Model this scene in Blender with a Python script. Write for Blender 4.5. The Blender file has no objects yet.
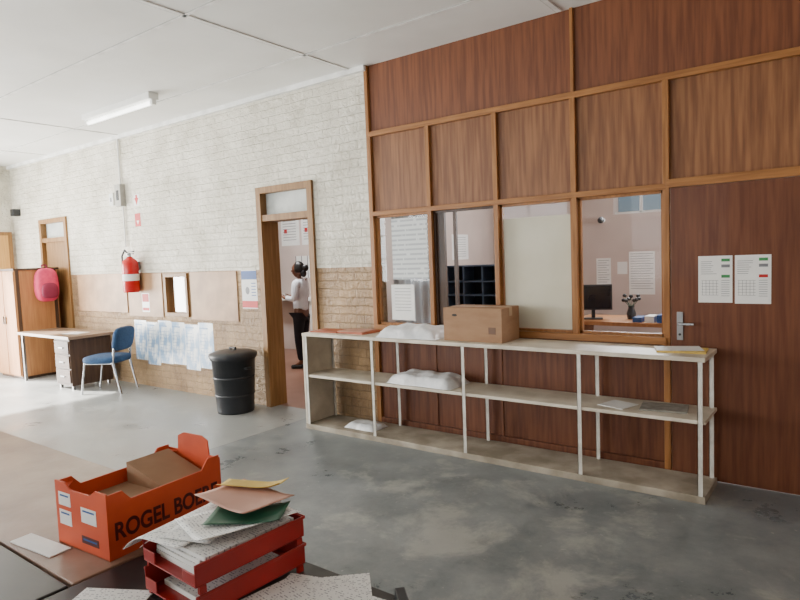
import bpy, bmesh, random
from math import *
from mathutils import Vector, Matrix
random.seed(4)
COL=bpy.context.scene.collection
# ------------------------------------------------------------ materials
def lin(c):
    return tuple((v/255/12.92 if v/255<=.04045 else ((v/255+.055)/1.055)**2.4) for v in c)+(1,)
def base(name):
    m=bpy.data.materials.new(name); m.use_nodes=True
    return m,m.node_tree,m.node_tree.nodes["Principled BSDF"]
def mat(name,c,c2=None,rough=.55,metal=0,scale=6,stretch=(1,1,1),bump=0,bscale=60,detail=4,lo=.35,hi=.65,spec=.4,emit=0,coat=0):
    m,nt,b=base(name); N=nt.nodes; L=nt.links
    b.inputs["Roughness"].default_value=rough; b.inputs["Metallic"].default_value=metal
    b.inputs["Specular IOR Level"].default_value=spec; b.inputs["Coat Weight"].default_value=coat
    if c2 is None: c2=tuple(v*.88 for v in c)
    tc=N.new("ShaderNodeTexCoord"); mp=N.new("ShaderNodeMapping"); mp.inputs["Scale"].default_value=stretch
    L.new(tc.outputs["Object"],mp.inputs["Vector"])
    n=N.new("ShaderNodeTexNoise"); n.inputs["Scale"].default_value=scale; n.inputs["Detail"].default_value=detail
    L.new(mp.outputs[0],n.inputs["Vector"])
    r=N.new("ShaderNodeValToRGB"); r.color_ramp.elements[0].position=lo; r.color_ramp.elements[1].position=hi
    r.color_ramp.elements[0].color=lin(c); r.color_ramp.elements[1].color=lin(c2)
    L.new(n.outputs["Fac"],r.inputs["Fac"]); L.new(r.outputs[0],b.inputs["Base Color"])
    if emit:
        L.new(r.outputs[0],b.inputs["Emission Color"]); b.inputs["Emission Strength"].default_value=emit
    if bump:
        n2=N.new("ShaderNodeTexNoise"); n2.inputs["Scale"].default_value=bscale; L.new(mp.outputs[0],n2.inputs["Vector"])
        bp=N.new("ShaderNodeBump"); bp.inputs["Strength"].default_value=bump; bp.inputs["Distance"].default_value=.02
        L.new(n2.outputs["Fac"],bp.inputs["Height"]); L.new(bp.outputs[0],b.inputs["Normal"])
    return m
def wood(name,c,c2,rough=.5,vert=True,coat=.04,scale=7):
    return mat(name,c,c2,rough=rough,scale=scale,stretch=(5,5,.3) if vert else (.3,5,5),detail=9,lo=.36,hi=.66,bump=.03,bscale=30,coat=coat,spec=.3)
def brick_mat(name):
    m,nt,b=base(name); N=nt.nodes; L=nt.links
    tc=N.new("ShaderNodeTexCoord"); sp=N.new("ShaderNodeSeparateXYZ"); L.new(tc.outputs["Object"],sp.inputs[0])
    wn=N.new("ShaderNodeTexNoise"); wn.inputs["Scale"].default_value=7; wn.inputs["Detail"].default_value=3; L.new(tc.outputs["Object"],wn.inputs["Vector"])
    ad=N.new("ShaderNodeMath"); ad.operation='ADD'; L.new(sp.outputs[0],ad.inputs[0]); L.new(sp.outputs[1],ad.inputs[1])
    a2=N.new("ShaderNodeMath"); a2.operation='MULTIPLY_ADD'; a2.inputs[1].default_value=.05; L.new(wn.outputs["Fac"],a2.inputs[0]); L.new(ad.outputs[0],a2.inputs[2])
    a3=N.new("ShaderNodeMath"); a3.operation='MULTIPLY_ADD'; a3.inputs[1].default_value=.035; L.new(wn.outputs["Fac"],a3.inputs[0]); L.new(sp.outputs[2],a3.inputs[2])
    cb=N.new("ShaderNodeCombineXYZ"); L.new(a2.outputs[0],cb.inputs[0]); L.new(a3.outputs[0],cb.inputs[1])
    br=N.new("ShaderNodeTexBrick"); L.new(cb.outputs[0],br.inputs["Vector"])
    br.inputs["Scale"].default_value=1; br.inputs["Brick Width"].default_value=.23; br.inputs["Row Height"].default_value=.086
    br.inputs["Mortar Size"].default_value=.008; br.inputs["Mortar Smooth"].default_value=1
    br.inputs["Color1"].default_value=(1,1,1,1); br.inputs["Color2"].default_value=(.66,.66,.66,1); br.inputs["Mortar"].default_value=(.35,.35,.35,1)
    ns=N.new("ShaderNodeTexNoise"); ns.inputs["Scale"].default_value=1.6; ns.inputs["Detail"].default_value=10; ns.inputs["Roughness"].default_value=.72; L.new(tc.outputs["Object"],ns.inputs["Vector"])
    def ramp(c,c2):
        r=N.new("ShaderNodeValToRGB"); r.color_ramp.elements[0].color=lin(c); r.color_ramp.elements[1].color=lin(c2)
        r.color_ramp.elements[0].position=.36; r.color_ramp.elements[1].position=.6
        L.new(ns.outputs["Fac"],r.inputs["Fac"]); return r
    up=ramp((196,190,172),(234,229,214)); lo=ramp((132,104,74),(182,150,110))
    gt=N.new("ShaderNodeMath"); gt.operation='GREATER_THAN'; gt.inputs[1].default_value=1.58; L.new(sp.outputs[2],gt.inputs[0])
    mx=N.new("ShaderNodeMixRGB"); L.new(gt.outputs[0],mx.inputs[0]); L.new(lo.outputs[0],mx.inputs[1]); L.new(up.outputs[0],mx.inputs[2])
    ml=N.new("ShaderNodeMixRGB"); ml.blend_type='MULTIPLY'
    fm=N.new("ShaderNodeMapRange"); fm.inputs[3].default_value=.45; fm.inputs[4].default_value=.12; L.new(gt.outputs[0],fm.inputs[0]); L.new(fm.outputs[0],ml.inputs[0])
    L.new(mx.outputs[0],ml.inputs[1]); L.new(br.outputs["Color"],ml.inputs[2]); L.new(ml.outputs[0],b.inputs["Base Color"])
    n2=N.new("ShaderNodeTexNoise"); n2.inputs["Scale"].default_value=16; n2.inputs["Detail"].default_value=7; n2.inputs["Roughness"].default_value=.65; L.new(tc.outputs["Object"],n2.inputs["Vector"])
    am=N.new("ShaderNodeMath"); am.operation='MULTIPLY_ADD'; am.inputs[1].default_value=2.6
    L.new(n2.outputs["Fac"],am.inputs[0]); L.new(br.outputs["Color"],am.inputs[2])
    bp=N.new("ShaderNodeBump"); bp.inputs["Strength"].default_value=.75; bp.inputs["Distance"].default_value=.028
    L.new(am.outputs[0],bp.inputs["Height"]); L.new(bp.outputs[0],b.inputs["Normal"]); b.inputs["Roughness"].default_value=.5
    return m
def floor_mat():
    m,nt,b=base("worn_concrete_floor"); N=nt.nodes; L=nt.links
    tc=N.new("ShaderNodeTexCoord"); sp=N.new("ShaderNodeSeparateXYZ"); L.new(tc.outputs["Object"],sp.inputs[0])
    def noise(s,d=6,r=.6,dist=0):
        n=N.new("ShaderNodeTexNoise"); n.inputs["Scale"].default_value=s; n.inputs["Detail"].default_value=d; n.inputs["Roughness"].default_value=r; n.inputs["Distortion"].default_value=dist
        L.new(tc.outputs["Object"],n.inputs["Vector"]); return n
    a=noise(1.4,12,.75); r=N.new("ShaderNodeValToRGB"); r.color_ramp.elements[0].position=.34; r.color_ramp.elements[1].position=.66
    r.color_ramp.elements[0].color=lin((88,95,99)); r.color_ramp.elements[1].color=lin((140,144,143)); L.new(a.outputs["Fac"],r.inputs[0])
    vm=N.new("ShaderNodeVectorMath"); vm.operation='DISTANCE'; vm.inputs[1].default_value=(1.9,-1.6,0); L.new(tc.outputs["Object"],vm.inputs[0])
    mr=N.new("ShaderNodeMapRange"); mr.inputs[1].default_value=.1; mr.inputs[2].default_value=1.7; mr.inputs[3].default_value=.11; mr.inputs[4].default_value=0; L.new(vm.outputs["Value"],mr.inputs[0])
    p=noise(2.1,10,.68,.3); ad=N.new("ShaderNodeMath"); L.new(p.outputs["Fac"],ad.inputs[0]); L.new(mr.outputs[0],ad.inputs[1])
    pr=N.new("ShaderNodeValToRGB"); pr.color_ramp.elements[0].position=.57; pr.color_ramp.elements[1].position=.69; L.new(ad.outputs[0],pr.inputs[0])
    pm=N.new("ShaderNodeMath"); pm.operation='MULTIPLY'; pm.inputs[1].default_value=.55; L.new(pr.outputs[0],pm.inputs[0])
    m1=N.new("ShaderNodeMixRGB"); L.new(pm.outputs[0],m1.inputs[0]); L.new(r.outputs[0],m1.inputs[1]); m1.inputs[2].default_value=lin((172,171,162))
    sc=noise(26,3,.5); scr=N.new("ShaderNodeValToRGB"); scr.color_ramp.elements[0].position=.68; scr.color_ramp.elements[1].position=.74; L.new(sc.outputs["Fac"],scr.inputs[0])
    scm=N.new("ShaderNodeMath"); scm.operation='MULTIPLY'; scm.inputs[1].default_value=.35; L.new(scr.outputs[0],scm.inputs[0])
    ms=N.new("ShaderNodeMixRGB"); L.new(scm.outputs[0],ms.inputs[0]); L.new(m1.outputs[0],ms.inputs[1]); ms.inputs[2].default_value=lin((190,188,178))
    gt=N.new("ShaderNodeMath"); gt.operation='LESS_THAN'; gt.inputs[1].default_value=-.87; L.new(sp.outputs[0],gt.inputs[0])
    gm=N.new("ShaderNodeMath"); gm.operation='MULTIPLY'; gm.inputs[1].default_value=.4; L.new(gt.outputs[0],gm.inputs[0])
    m2=N.new("ShaderNodeMixRGB"); L.new(gm.outputs[0],m2.inputs[0]); L.new(ms.outputs[0],m2.inputs[1]); m2.inputs[2].default_value=lin((168,166,160))
    s=N.new("ShaderNodeMath"); s.operation='SUBTRACT'; s.inputs[1].default_value=-.87; L.new(sp.outputs[0],s.inputs[0])
    ab=N.new("ShaderNodeMath"); ab.operation='ABSOLUTE'; L.new(s.outputs[0],ab.inputs[0])
    l1=N.new("ShaderNodeMath"); l1.operation='LESS_THAN'; l1.inputs[1].default_value=.008; L.new(ab.outputs[0],l1.inputs[0])
    lm=N.new("ShaderNodeMath"); lm.operation='MULTIPLY'; lm.inputs[1].default_value=.4; L.new(l1.outputs[0],lm.inputs[0])
    m3=N.new("ShaderNodeMixRGB"); L.new(lm.outputs[0],m3.inputs[0]); L.new(m2.outputs[0],m3.inputs[1]); m3.inputs[2].default_value=lin((60,60,60))
    L.new(m3.outputs[0],b.inputs["Base Color"])
    rr=N.new("ShaderNodeMapRange"); rr.inputs[1].default_value=.35; rr.inputs[2].default_value=.65; rr.inputs[3].default_value=.24; rr.inputs[4].default_value=.5; L.new(a.outputs["Fac"],rr.inputs[0]); L.new(rr.outputs[0],b.inputs["Roughness"])
    nb=noise(9); bp=N.new("ShaderNodeBump"); bp.inputs["Strength"].default_value=.12; bp.inputs["Distance"].default_value=.02; L.new(nb.outputs["Fac"],bp.inputs["Height"]); L.new(bp.outputs[0],b.inputs["Normal"])
    return m
def glass_mat(name,tint=(1,1,1,1),refl=1.0):
    m=bpy.data.materials.new(name); m.use_nodes=True; nt=m.node_tree; nt.nodes.clear(); N=nt.nodes; L=nt.links
    o=N.new("ShaderNodeOutputMaterial"); t=N.new("ShaderNodeBsdfTransparent"); t.inputs[0].default_value=tint
    g=N.new("ShaderNodeBsdfGlossy"); g.inputs["Roughness"].default_value=.02; f=N.new("ShaderNodeFresnel"); f.inputs[0].default_value=1.5
    mu=N.new("ShaderNodeMath"); mu.operation='MULTIPLY'; mu.inputs[1].default_value=refl; L.new(f.outputs[0],mu.inputs[0])
    x=N.new("ShaderNodeMixShader"); L.new(mu.outputs[0],x.inputs[0]); L.new(t.outputs[0],x.inputs[1]); L.new(g.outputs[0],x.inputs[2]); L.new(x.outputs[0],o.inputs[0])
    return m
def printed_mat(name,paper=(234,234,231),ink=(160,160,166),rows=110,words=60,ax=('X','Y'),thr=.53):
    m,nt,b=base(name); N=nt.nodes; L=nt.links; b.inputs["Roughness"].default_value=.6
    tc=N.new("ShaderNodeTexCoord"); sp=N.new("ShaderNodeSeparateXYZ"); L.new(tc.outputs["Object"],sp.inputs[0])
    mu=N.new("ShaderNodeMath"); mu.operation='MULTIPLY'; mu.inputs[1].default_value=rows; L.new(sp.outputs[ax[1]],mu.inputs[0])
    fr=N.new("ShaderNodeMath"); fr.operation='FRACT'; L.new(mu.outputs[0],fr.inputs[0])
    lt=N.new("ShaderNodeMath"); lt.operation='LESS_THAN'; lt.inputs[1].default_value=.4; L.new(fr.outputs[0],lt.inputs[0])
    fl=N.new("ShaderNodeMath"); fl.operation='FLOOR'; L.new(mu.outputs[0],fl.inputs[0])
    m2=N.new("ShaderNodeMath"); m2.operation='MULTIPLY'; m2.inputs[1].default_value=words; L.new(sp.outputs[ax[0]],m2.inputs[0])
    cb=N.new("ShaderNodeCombineXYZ"); L.new(m2.outputs[0],cb.inputs[0]); L.new(fl.outputs[0],cb.inputs[1])
    n=N.new("ShaderNodeTexNoise"); n.inputs["Scale"].default_value=1.7; n.inputs["Detail"].default_value=2; L.new(cb.outputs[0],n.inputs["Vector"])
    gt=N.new("ShaderNodeMath"); gt.operation='GREATER_THAN'; gt.inputs[1].default_value=thr; L.new(n.outputs["Fac"],gt.inputs[0])
    a=N.new("ShaderNodeMath"); a.operation='MULTIPLY'; L.new(lt.outputs[0],a.inputs[0]); L.new(gt.outputs[0],a.inputs[1])
    mx=N.new("ShaderNodeMixRGB"); L.new(a.outputs[0],mx.inputs[0]); mx.inputs[1].default_value=lin(paper); mx.inputs[2].default_value=lin(ink)
    L.new(mx.outputs[0],b.inputs["Base Color"]); return m

BRICK=brick_mat("painted_brick"); FLOOR=floor_mat()
CEIL=mat("ceiling_board",(228,228,225),(218,218,214),rough=.5,scale=1.5)
CEILB=mat("ceiling_batten",(238,238,235),rough=.5); GAP=mat("ceiling_gap_line",(110,108,104)); GAPL=mat("ceiling_faint_line",(184,183,178))
PANEL=wood("brown_panel",(108,68,42),(140,96,62)); PANELT=wood("top_band_panel",(98,56,34),(122,74,46))
PANELD=wood("dark_panel",(88,48,30),(112,68,44)); DOORW=wood("brown_door",(90,50,31),(108,65,42))
FRAME=wood("varnished_frame",(132,86,44),(158,108,60),scale=10); FRAMEH=wood("varnished_rail",(132,86,44),(158,108,60),vert=False,scale=10)
JAMB=wood("yellow_brown_jamb",(122,88,50),(146,110,68)); DARKW=wood("dark_brown_wood",(62,45,36),(80,60,46))
GLASS=glass_mat("clear_glass",refl=.3); GLASSF=mat("dusty_transom_glass",(196,200,196),(170,175,172),rough=.3)
PLAIN=mat("plaster_pinkish",(200,184,176),(188,172,164),rough=.8,scale=2)
TILE=mat("red_brown_tile",(120,84,68),(134,98,82),rough=.35,scale=3)
WHITE=mat("white_enamel",(228,228,224),(220,220,216),rough=.35,scale=3); PAPER=mat("white_paper",(232,232,228),(222,222,220),rough=.7,scale=8)
PRINT=printed_mat("printed_paper"); 
GRID=printed_mat("window_reflection_grid",paper=(206,210,210),ink=(166,172,176),ax=('X','Z'),rows=22,words=10,thr=.42)  # pale grid colour paints the reflection of a paned window
SHELF=mat("off_white_shelf_paint",(212,203,186),(184,174,156),rough=.5,scale=5,detail=8); SHELFD=mat("dusty_base_board",(170,160,144),(132,122,106),rough=.7,scale=5,detail=8)
POST=mat("painted_steel_post",(214,212,204),(190,186,176),rough=.45,scale=12)
CARD=mat("brown_cardboard",(156,122,92),(142,108,80),rough=.8,scale=5,stretch=(1,1,3)); TAPE=mat("packing_tape",(178,150,118),rough=.3)
KRAFT=mat("kraft_paper",(180,142,104),(144,108,74),rough=.5,scale=3.5,detail=9)
BLACK=mat("black_plastic",(30,32,36),(40,42,46),rough=.45,scale=5); DARK=mat("dark_void",(18,18,20))
RED=mat("glossy_red_paint",(190,24,22),(170,18,18),rough=.25,scale=3); REDP=mat("red_tray_plastic",(160,30,25),(140,25,21),rough=.35,scale=4)
ORANGE=mat("orange_carton_print",(210,84,42),(190,70,34),rough=.5,scale=5); MAROON=mat("dark_red_ink",(80,20,16)); 
BLUE=mat("blue_upholstery",(42,76,112),(34,62,96),rough=.8,scale=40,bump=.2,bscale=300); CHROME=mat("chrome_tube",(190,192,196),rough=.2,metal=1)
STEEL=mat("steel",(150,150,150),rough=.35,metal=1); PINK=mat("pink_fabric",(214,60,100),(190,44,86),rough=.7,scale=12); PINKD=mat("dark_pink_trim",(130,34,66),rough=.7)
OAK=wood("light_oak_laminate",(180,128,82),(160,110,70)); TOPL=mat("brown_laminate_top",(140,118,98),(120,100,84),rough=.3,scale=2)
BLUEINK=mat("blue_ink",(38,84,150)); REDINK=mat("red_ink",(196,34,34)); GREENINK=mat("green_ink",(60,140,80)); GREYINK=mat("grey_ink",(120,122,126)); PALEINK=mat("pale_blue_ink",(110,146,190)); BLUEGLARE=mat("pale_blue_painted_glare",(140,170,204),(232,236,236),rough=.2,scale=7,stretch=(1.6,1,.7),detail=5,lo=.44,hi=.56)  # white blotches are sun glare painted into the low poster colour
YELLOWD=wood("yellow_painted_door",(196,150,84),(208,164,98)); BAG=mat("white_plastic_film",(230,231,232),(212,215,218),rough=.3,scale=14,bump=.4,bscale=18)
BROWNT=mat("worn_brown_tabletop",(112,80,62),(150,120,102),rough=.28,scale=3.5,detail=9,bump=.05,bscale=20); BLACKT=mat("black_tabletop",(32,29,30),(46,42,42),rough=.35,scale=4)
SALMON=mat("salmon_folder",(196,150,132),(186,140,122),rough=.6); GREEN=mat("dark_green_card",(22,84,58),(18,72,50),rough=.5); YEL=mat("yellow_card",(222,190,96),rough=.6); BROCH=mat("orange_brown_folder",(176,96,60),(158,80,50),rough=.5)
SCREEN=mat("dark_screen",(22,26,34),rough=.12); RACKB=mat("blue_grey_rack",(84,104,128),(70,88,110),rough=.4)
SKIN=mat("skin_brown",(112,72,52),(102,64,46),rough=.5,scale=6); HAIR=mat("black_hair",(16,13,13),(28,24,24),rough=.4,scale=60,stretch=(1,1,.2)); BLOUSE=mat("white_blouse",(226,228,234),(210,212,220),rough=.8,scale=10,bump=.3,bscale=14); TROUSER=mat("black_trousers",(22,24,32),(28,30,40),rough=.8,scale=10)
TUBE=mat("lamp_tube",(250,250,245),rough=.4,emit=4.0); EYEW=mat("eye_white",(235,235,230)); LIP=mat("lips",(120,60,56))
BEIGEP=mat("pale_beige_paper",(204,200,182),(192,186,166),rough=.7,scale=2)

# ------------------------------------------------------------ mesh builder
class M:
    def __init__(s,o=(0,0,0)): s.bm=bmesh.new(); s.mats=[]; s.o=Vector(o); s.X=Matrix.Identity(4)
    def mi(s,m):
        if m not in s.mats: s.mats.append(m)
        return s.mats.index(m)
    def _add(s,vs,fs,m,smooth=False):
        k=s.mi(m); bv=[s.bm.verts.new(s.X@Vector(v)-s.o) for v in vs]
        for f in fs:
            try:
                q=s.bm.faces.new([bv[i] for i in f]); q.material_index=k; q.smooth=smooth
            except ValueError: pass
        return s
    def box(s,x0,x1,y0,y1,z0,z1,m):
        vs=[(x,y,z) for x in(x0,x1) for y in(y0,y1) for z in(z0,z1)]
        return s._add(vs,[(0,1,3,2),(4,6,7,5),(0,4,5,1),(2,3,7,6),(0,2,6,4),(1,5,7,3)],m)
    def prism(s,pts,y0,y1,m,axis='y'):
        n=len(pts)
        def P(a,b,c): return {'y':(a,c,b),'z':(a,b,c),'x':(c,a,b)}[axis]
        vs=[P(a,b,y0) for a,b in pts]+[P(a,b,y1) for a,b in pts]
        return s._add(vs,[tuple(range(n))[::-1],tuple(range(n,2*n))]+[(i,(i+1)%n,n+(i+1)%n,n+i) for i in range(n)],m)
    def cyl(s,p0,p1,r0,m,r1=None,seg=16,caps=True):
        r1=r0 if r1 is None else r1; p0=Vector(p0);p1=Vector(p1); d=(p1-p0).normalized()
        u=d.cross(Vector((0,0,1)) if abs(d.z)<.9 else Vector((1,0,0))).normalized(); w=d.cross(u)
        vs=[p0+(u*cos(a)+w*sin(a))*r0 for a in [2*pi*i/seg for i in range(seg)]]+[p1+(u*cos(a)+w*sin(a))*r1 for a in [2*pi*i/seg for i in range(seg)]]
        s._add(vs,[(i,(i+1)%seg,seg+(i+1)%seg,seg+i) for i in range(seg)],m,True)
        if caps: s._add(vs[:seg],[tuple(range(seg))],m); s._add(vs[seg:],[tuple(range(seg))],m)
        return s
    def tube(s,pts,r,m,seg=10):
        for a,b in zip(pts,pts[1:]): s.cyl(a,b,r,m,seg=seg)
        for p in pts[1:-1]: s.sph(p,(r,r,r),m,8,6)
        return s
    def lathe(s,c,prof,m,seg=28):
        vs=[];fs=[]
        for r,z in prof:
            vs+=[(c[0]+r*cos(2*pi*i/seg),c[1]+r*sin(2*pi*i/seg),c[2]+z) for i in range(seg)]
        for j in range(len(prof)-1):
            for i in range(seg):
                fs.append((j*seg+i,j*seg+(i+1)%seg,(j+1)*seg+(i+1)%seg,(j+1)*seg+i))
        return s._add(vs,fs,m,True)
    def sph(s,c,r,m,seg=16,rings=10,fn=None):
        vs=[];fs=[]
        for j in range(rings+1):
            t=pi*j/rings
            for i in range(seg):
                a=2*pi*i/seg; v=Vector((sin(t)*cos(a),sin(t)*sin(a),cos(t)))
                if fn: v=fn(v)
                vs.append((c[0]+r[0]*v.x,c[1]+r[1]*v.y,c[2]+r[2]*v.z))
        for j in range(rings):
            for i in range(seg): fs.append((j*seg+i,(j+1)*seg+i,(j+1)*seg+(i+1)%seg,j*seg+(i+1)%seg))
        return s._add(vs,fs,m,True)
    def grid(s,fn,nu,nv,m,smooth=True):
        vs=[fn(i/nu,j/nv) for j in range(nv+1) for i in range(nu+1)]
        return s._add(vs,[(j*(nu+1)+i,j*(nu+1)+i+1,(j+1)*(nu+1)+i+1,(j+1)*(nu+1)+i) for j in range(nv) for i in range(nu)],m,smooth)
    def text(s,txt,size,mtx,m,w=None,ext=.0005,bold=0):
        c=bpy.data.curves.new("tmp","FONT"); c.body=txt; c.size=size; c.extrude=ext; c.offset=bold
        o=bpy.data.objects.new("tmp",c); COL.objects.link(o); dg=bpy.context.evaluated_depsgraph_get(); dg.update()
        me=bpy.data.meshes.new_from_object(o.evaluated_get(dg))
        xs=[v.co.x for v in me.vertices]
        sx=1 if not w or not xs else w/max(max(xs),1e-4)
        k=s.mi(m); vs=[s.bm.verts.new(s.X@(mtx@Vector((v.co.x*sx,v.co.y,v.co.z)))-s.o) for v in me.vertices]
        for p in me.polygons:
            try: f=s.bm.faces.new([vs[i] for i in p.vertices]); f.material_index=k
            except ValueError: pass
        bpy.data.objects.remove(o); bpy.data.curves.remove(c); bpy.data.meshes.remove(me); return s
    def mesh(s,me):
        k={}
        for i,m in enumerate(me.materials): k[i]=s.mi(m)
        vs=[s.bm.verts.new(s.X@v.co-s.o) for v in me.vertices]
        for p in me.polygons:
            try: f=s.bm.faces.new([vs[i] for i in p.vertices]); f.material_index=k.get(p.material_index,0); f.smooth=True
            except ValueError: pass
        return s
    def obj(s,name,parent=None,loc=None,rot=None,bev=0,label=None,cat=None,group=None,struct=False,weld=False):
        if weld: bmesh.ops.remove_doubles(s.bm,verts=s.bm.verts,dist=1e-5)
        bmesh.ops.recalc_face_normals(s.bm,faces=s.bm.faces)
        me=bpy.data.meshes.new(name); s.bm.to_mesh(me); s.bm.free()
        for m in s.mats: me.materials.append(m)
        o=bpy.data.objects.new(name,me); COL.objects.link(o)
        if parent: o.parent=parent
        o.location=Vector(loc) if loc is not None else (s.o if not parent else (0,0,0))
        if rot: o.rotation_euler=rot
        if bev:
            b=o.modifiers.new("Bevel","BEVEL"); b.width=bev; b.segments=2; b.limit_method='ANGLE'
        if label: o["label"]=label
        if cat: o["category"]=cat
        if group: o["group"]=group
        if struct: o["kind"]="structure"
        return o
def root(name,loc,label,cat,rot=0,group=None):
    o=bpy.data.objects.new(name,None); o.empty_display_size=.1; COL.objects.link(o); o.location=loc; o.rotation_euler=(0,0,rot)
    o["label"]=label; o["category"]=cat
    if group: o["group"]=group
    return o

H=3.5; XL=-8.15; XR=5.2; YB=-7.6
# ------------------------------------------------------------ shell
M().box(XL-.2,XR+.2,YB-.2,.1,-.1,0,FLOOR).obj("floor",struct=True)
M().box(XL-.2,XR+.2,.1,3.6,-.1,0,TILE).obj("floor_inner",struct=True)
M().box(XL-.2,XR+.2,YB-.2,3.6,H,H+.1,CEIL).obj("ceiling",struct=True)
w=M()
for x0,x1,z0,z1 in [(XL,-7.12,0,H),(-7.12,-6.18,2.5,H),(-6.18,-3.59,0,H),(-3.59,-3.07,0,1.0),(-3.59,-3.07,1.56,H),(-3.07,-1.66,0,H),(-1.66,-.78,2.5,H),(-.78,-.03,0,H)]:
    w.box(x0,x1,0,.22,z0,z1,BRICK)
w.obj("wall_brick",struct=True)
w=M()
for y0,y1,z0,z1 in [(-1.3,0,0,H),(-4.2,-1.3,2.6,H),(YB,-4.2,0,H)]: w.box(XL-.2,XL,y0,y1,z0,z1,BRICK)
w.obj("wall_left",struct=True)
wins=[(-7.6,-5.8),(-5.2,-3.4),(-2.8,-1.0),(0.2,2.0)]
w=M(); xp=XL-.2
for a,b in wins:
    w.box(xp,a,YB-.2,YB,0,H,BRICK); w.box(a,b,YB-.2,YB,0,1.0,BRICK); w.box(a,b,YB-.2,YB,2.8,H,BRICK); xp=b
w.box(xp,XR+.2,YB-.2,YB,0,H,BRICK); w.obj("wall_back",struct=True)
for i,(a,b) in enumerate(wins):
    w=M()
    for x in (a,(a+b)/2-.02,b-.04): w.box(x,x+.04,YB-.04,YB,1.0,2.8,WHITE)
    for z in (1.0,1.6,2.2,2.76): w.box(a,b,YB-.04,YB,z,z+.04,WHITE)
    w.obj("window_%d"%(i+10),struct=True)
M().box(XR,XR+.2,YB-.2,3.6,0,H,PLAIN).obj("wall_right",struct=True)
M().box(XL-.2,-.35,3.3,3.5,0,H,PLAIN).obj("wall_inner_back",struct=True)
w=M(); 
for x0,x1,z0,z1 in [(-.35,1.38,0,H),(1.38,2.0,0,2.08),(1.38,2.0,2.45,H),(2.0,XR,0,H)]: w.box(x0,x1,3.0,3.2,z0,z1,PLAIN)
w.obj("wall_office_back",struct=True)
M().box(1.38,2.0,3.08,3.12,2.08,2.11,WHITE).box(1.38,2.0,3.08,3.12,2.42,2.45,WHITE).box(1.67,1.7,3.08,3.12,2.08,2.45,WHITE).obj("window_9",struct=True)
M().box(-.38,-.28,.22,3.3,0,H,PLAIN).obj("wall_divider",struct=True)
M().box(XL-.2,XL,.22,3.5,0,H,PLAIN).obj("wall_inner_left",struct=True)
w=M()
for x,g_ in ((-6.6,GAPL),(-4.45,GAP),(-.2,GAP),(1.93,GAPL)): w.box(x-.02,x+.02,YB,0,H-.008,H,CEILB).box(x-.026,x-.02,YB,0,H-.006,H,g_)
for y in (-.62,-1.84,-3.06,-4.3): w.box(XL,XR,y-.015,y+.015,H-.008,H,CEILB).box(XL,XR,y-.019,y-.015,H-.006,H,GAPL)
w.obj("trim_1",struct=True)
M().box(XL,0,-.045,0,H-.05,H,CEILB).obj("trim_2",struct=True)
# ------------------------------------------------------------ doors in brick wall
def frame_door(n,x0,x1,ztr,top,leaf):
    d=M((x0,0,0))
    d.box(x0,x0+.075,-.03,.22,0,top,JAMB).box(x1-.075,x1,-.03,.22,0,top,JAMB)
    d.box(x0+.075,x1-.075,-.03,.22,top-.07,top,JAMB).box(x0+.075,x1-.075,-.02,.2,ztr-.04,ztr+.03,JAMB)
    if leaf: d.box(x0+.075,x1-.075,.03,.07,0,ztr-.04,leaf)
    o=d.obj("door_%d"%n,struct=True)
    g=M((x0,0,0)).box(x0+.075,x1-.075,.06,.066,ztr+.03,top-.07,GLASSF).obj("transom_glass",parent=o,loc=(0,0,0)); g["kind"]="structure"
frame_door(1,-1.66,-.78,2.16,2.5,None)
frame_door(2,-7.12,-6.18,2.16,2.5,JAMB)
M().box(XL,XL+.04,-1.1,-.12,0,2.3,YELLOWD).box(XL,XL+.05,-1.16,-1.1,0,2.36,JAMB).box(XL,XL+.05,-.12,-.06,0,2.36,JAMB).box(XL,XL+.05,-1.1,-.12,2.3,2.36,JAMB).obj("door_4",struct=True)
d=M((-3.59,0,1)); d.box(-3.59,-3.545,-.03,.2,1,1.56,JAMB).box(-3.115,-3.07,-.03,.2,1,1.56,JAMB).box(-3.545,-3.115,-.03,.2,1,1.045,JAMB).box(-3.545,-3.115,-.03,.2,1.515,1.56,JAMB)
wn=d.obj("window_5",struct=True); g=M((-3.59,0,1)).box(-3.545,-3.115,.03,.035,1.045,1.515,GLASS).obj("window_glass",parent=wn,loc=(0,0,0)); g["kind"]="structure"
# ------------------------------------------------------------ wood partition
W=.673; ZG=1.0; ZD=2.09; ZR=2.85; PX=[0,W,2*W,3*W,4*W]
w=M()
w.box(0,PX[3],.02,.06,ZR,H,PANELT).box(PX[3]+.008,XR,.02,.06,ZR,H,PANELT)
for i in range(4): w.box(PX[i],PX[i+1],.02,.06,ZD,ZR,PANEL); w.box(PX[i],PX[i+1],.02,.06,0,ZG,PANELD)
w.box(PX[4],3.75,.02,.06,ZD,ZR,PANEL).box(3.75,XR,.02,.06,0,ZR,PANELD)
w.obj("wall_partition",struct=True)
w=M()
for i,x in enumerate(PX): w.box(x-.022,x+.022,-.012,.09,0 if i in (0,4) else ZG-.02,ZR,FRAME)
for x in PX[1:4]: w.box(x-.012,x+.012,.01,.03,0,ZG-.02,PANELD)
w.box(PX[3]-.012,PX[3]+.014,-.004,.06,ZR,H,FRAME).box(-.03,0.01,-.01,.09,0,H,FRAME).box(3.72,3.78,-.012,.09,0,ZR,FRAME)
w.obj("trim_3",struct=True,bev=.003)
w=M()
w.box(0,XR,-.014,.09,ZR-.024,ZR+.024,FRAMEH).box(0,PX[4],-.014,.09,ZD-.022,ZD+.022,FRAMEH).box(PX[4],3.78,-.014,.09,ZD-.01,ZD+.05,FRAMEH)
w.box(0,PX[4],-.03,.1,ZG-.04,ZG+.012,FRAMEH).box(0,PX[4],-.008,.06,0,.09,PANELD)
w.obj("trim_4",struct=True,bev=.003)
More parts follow.
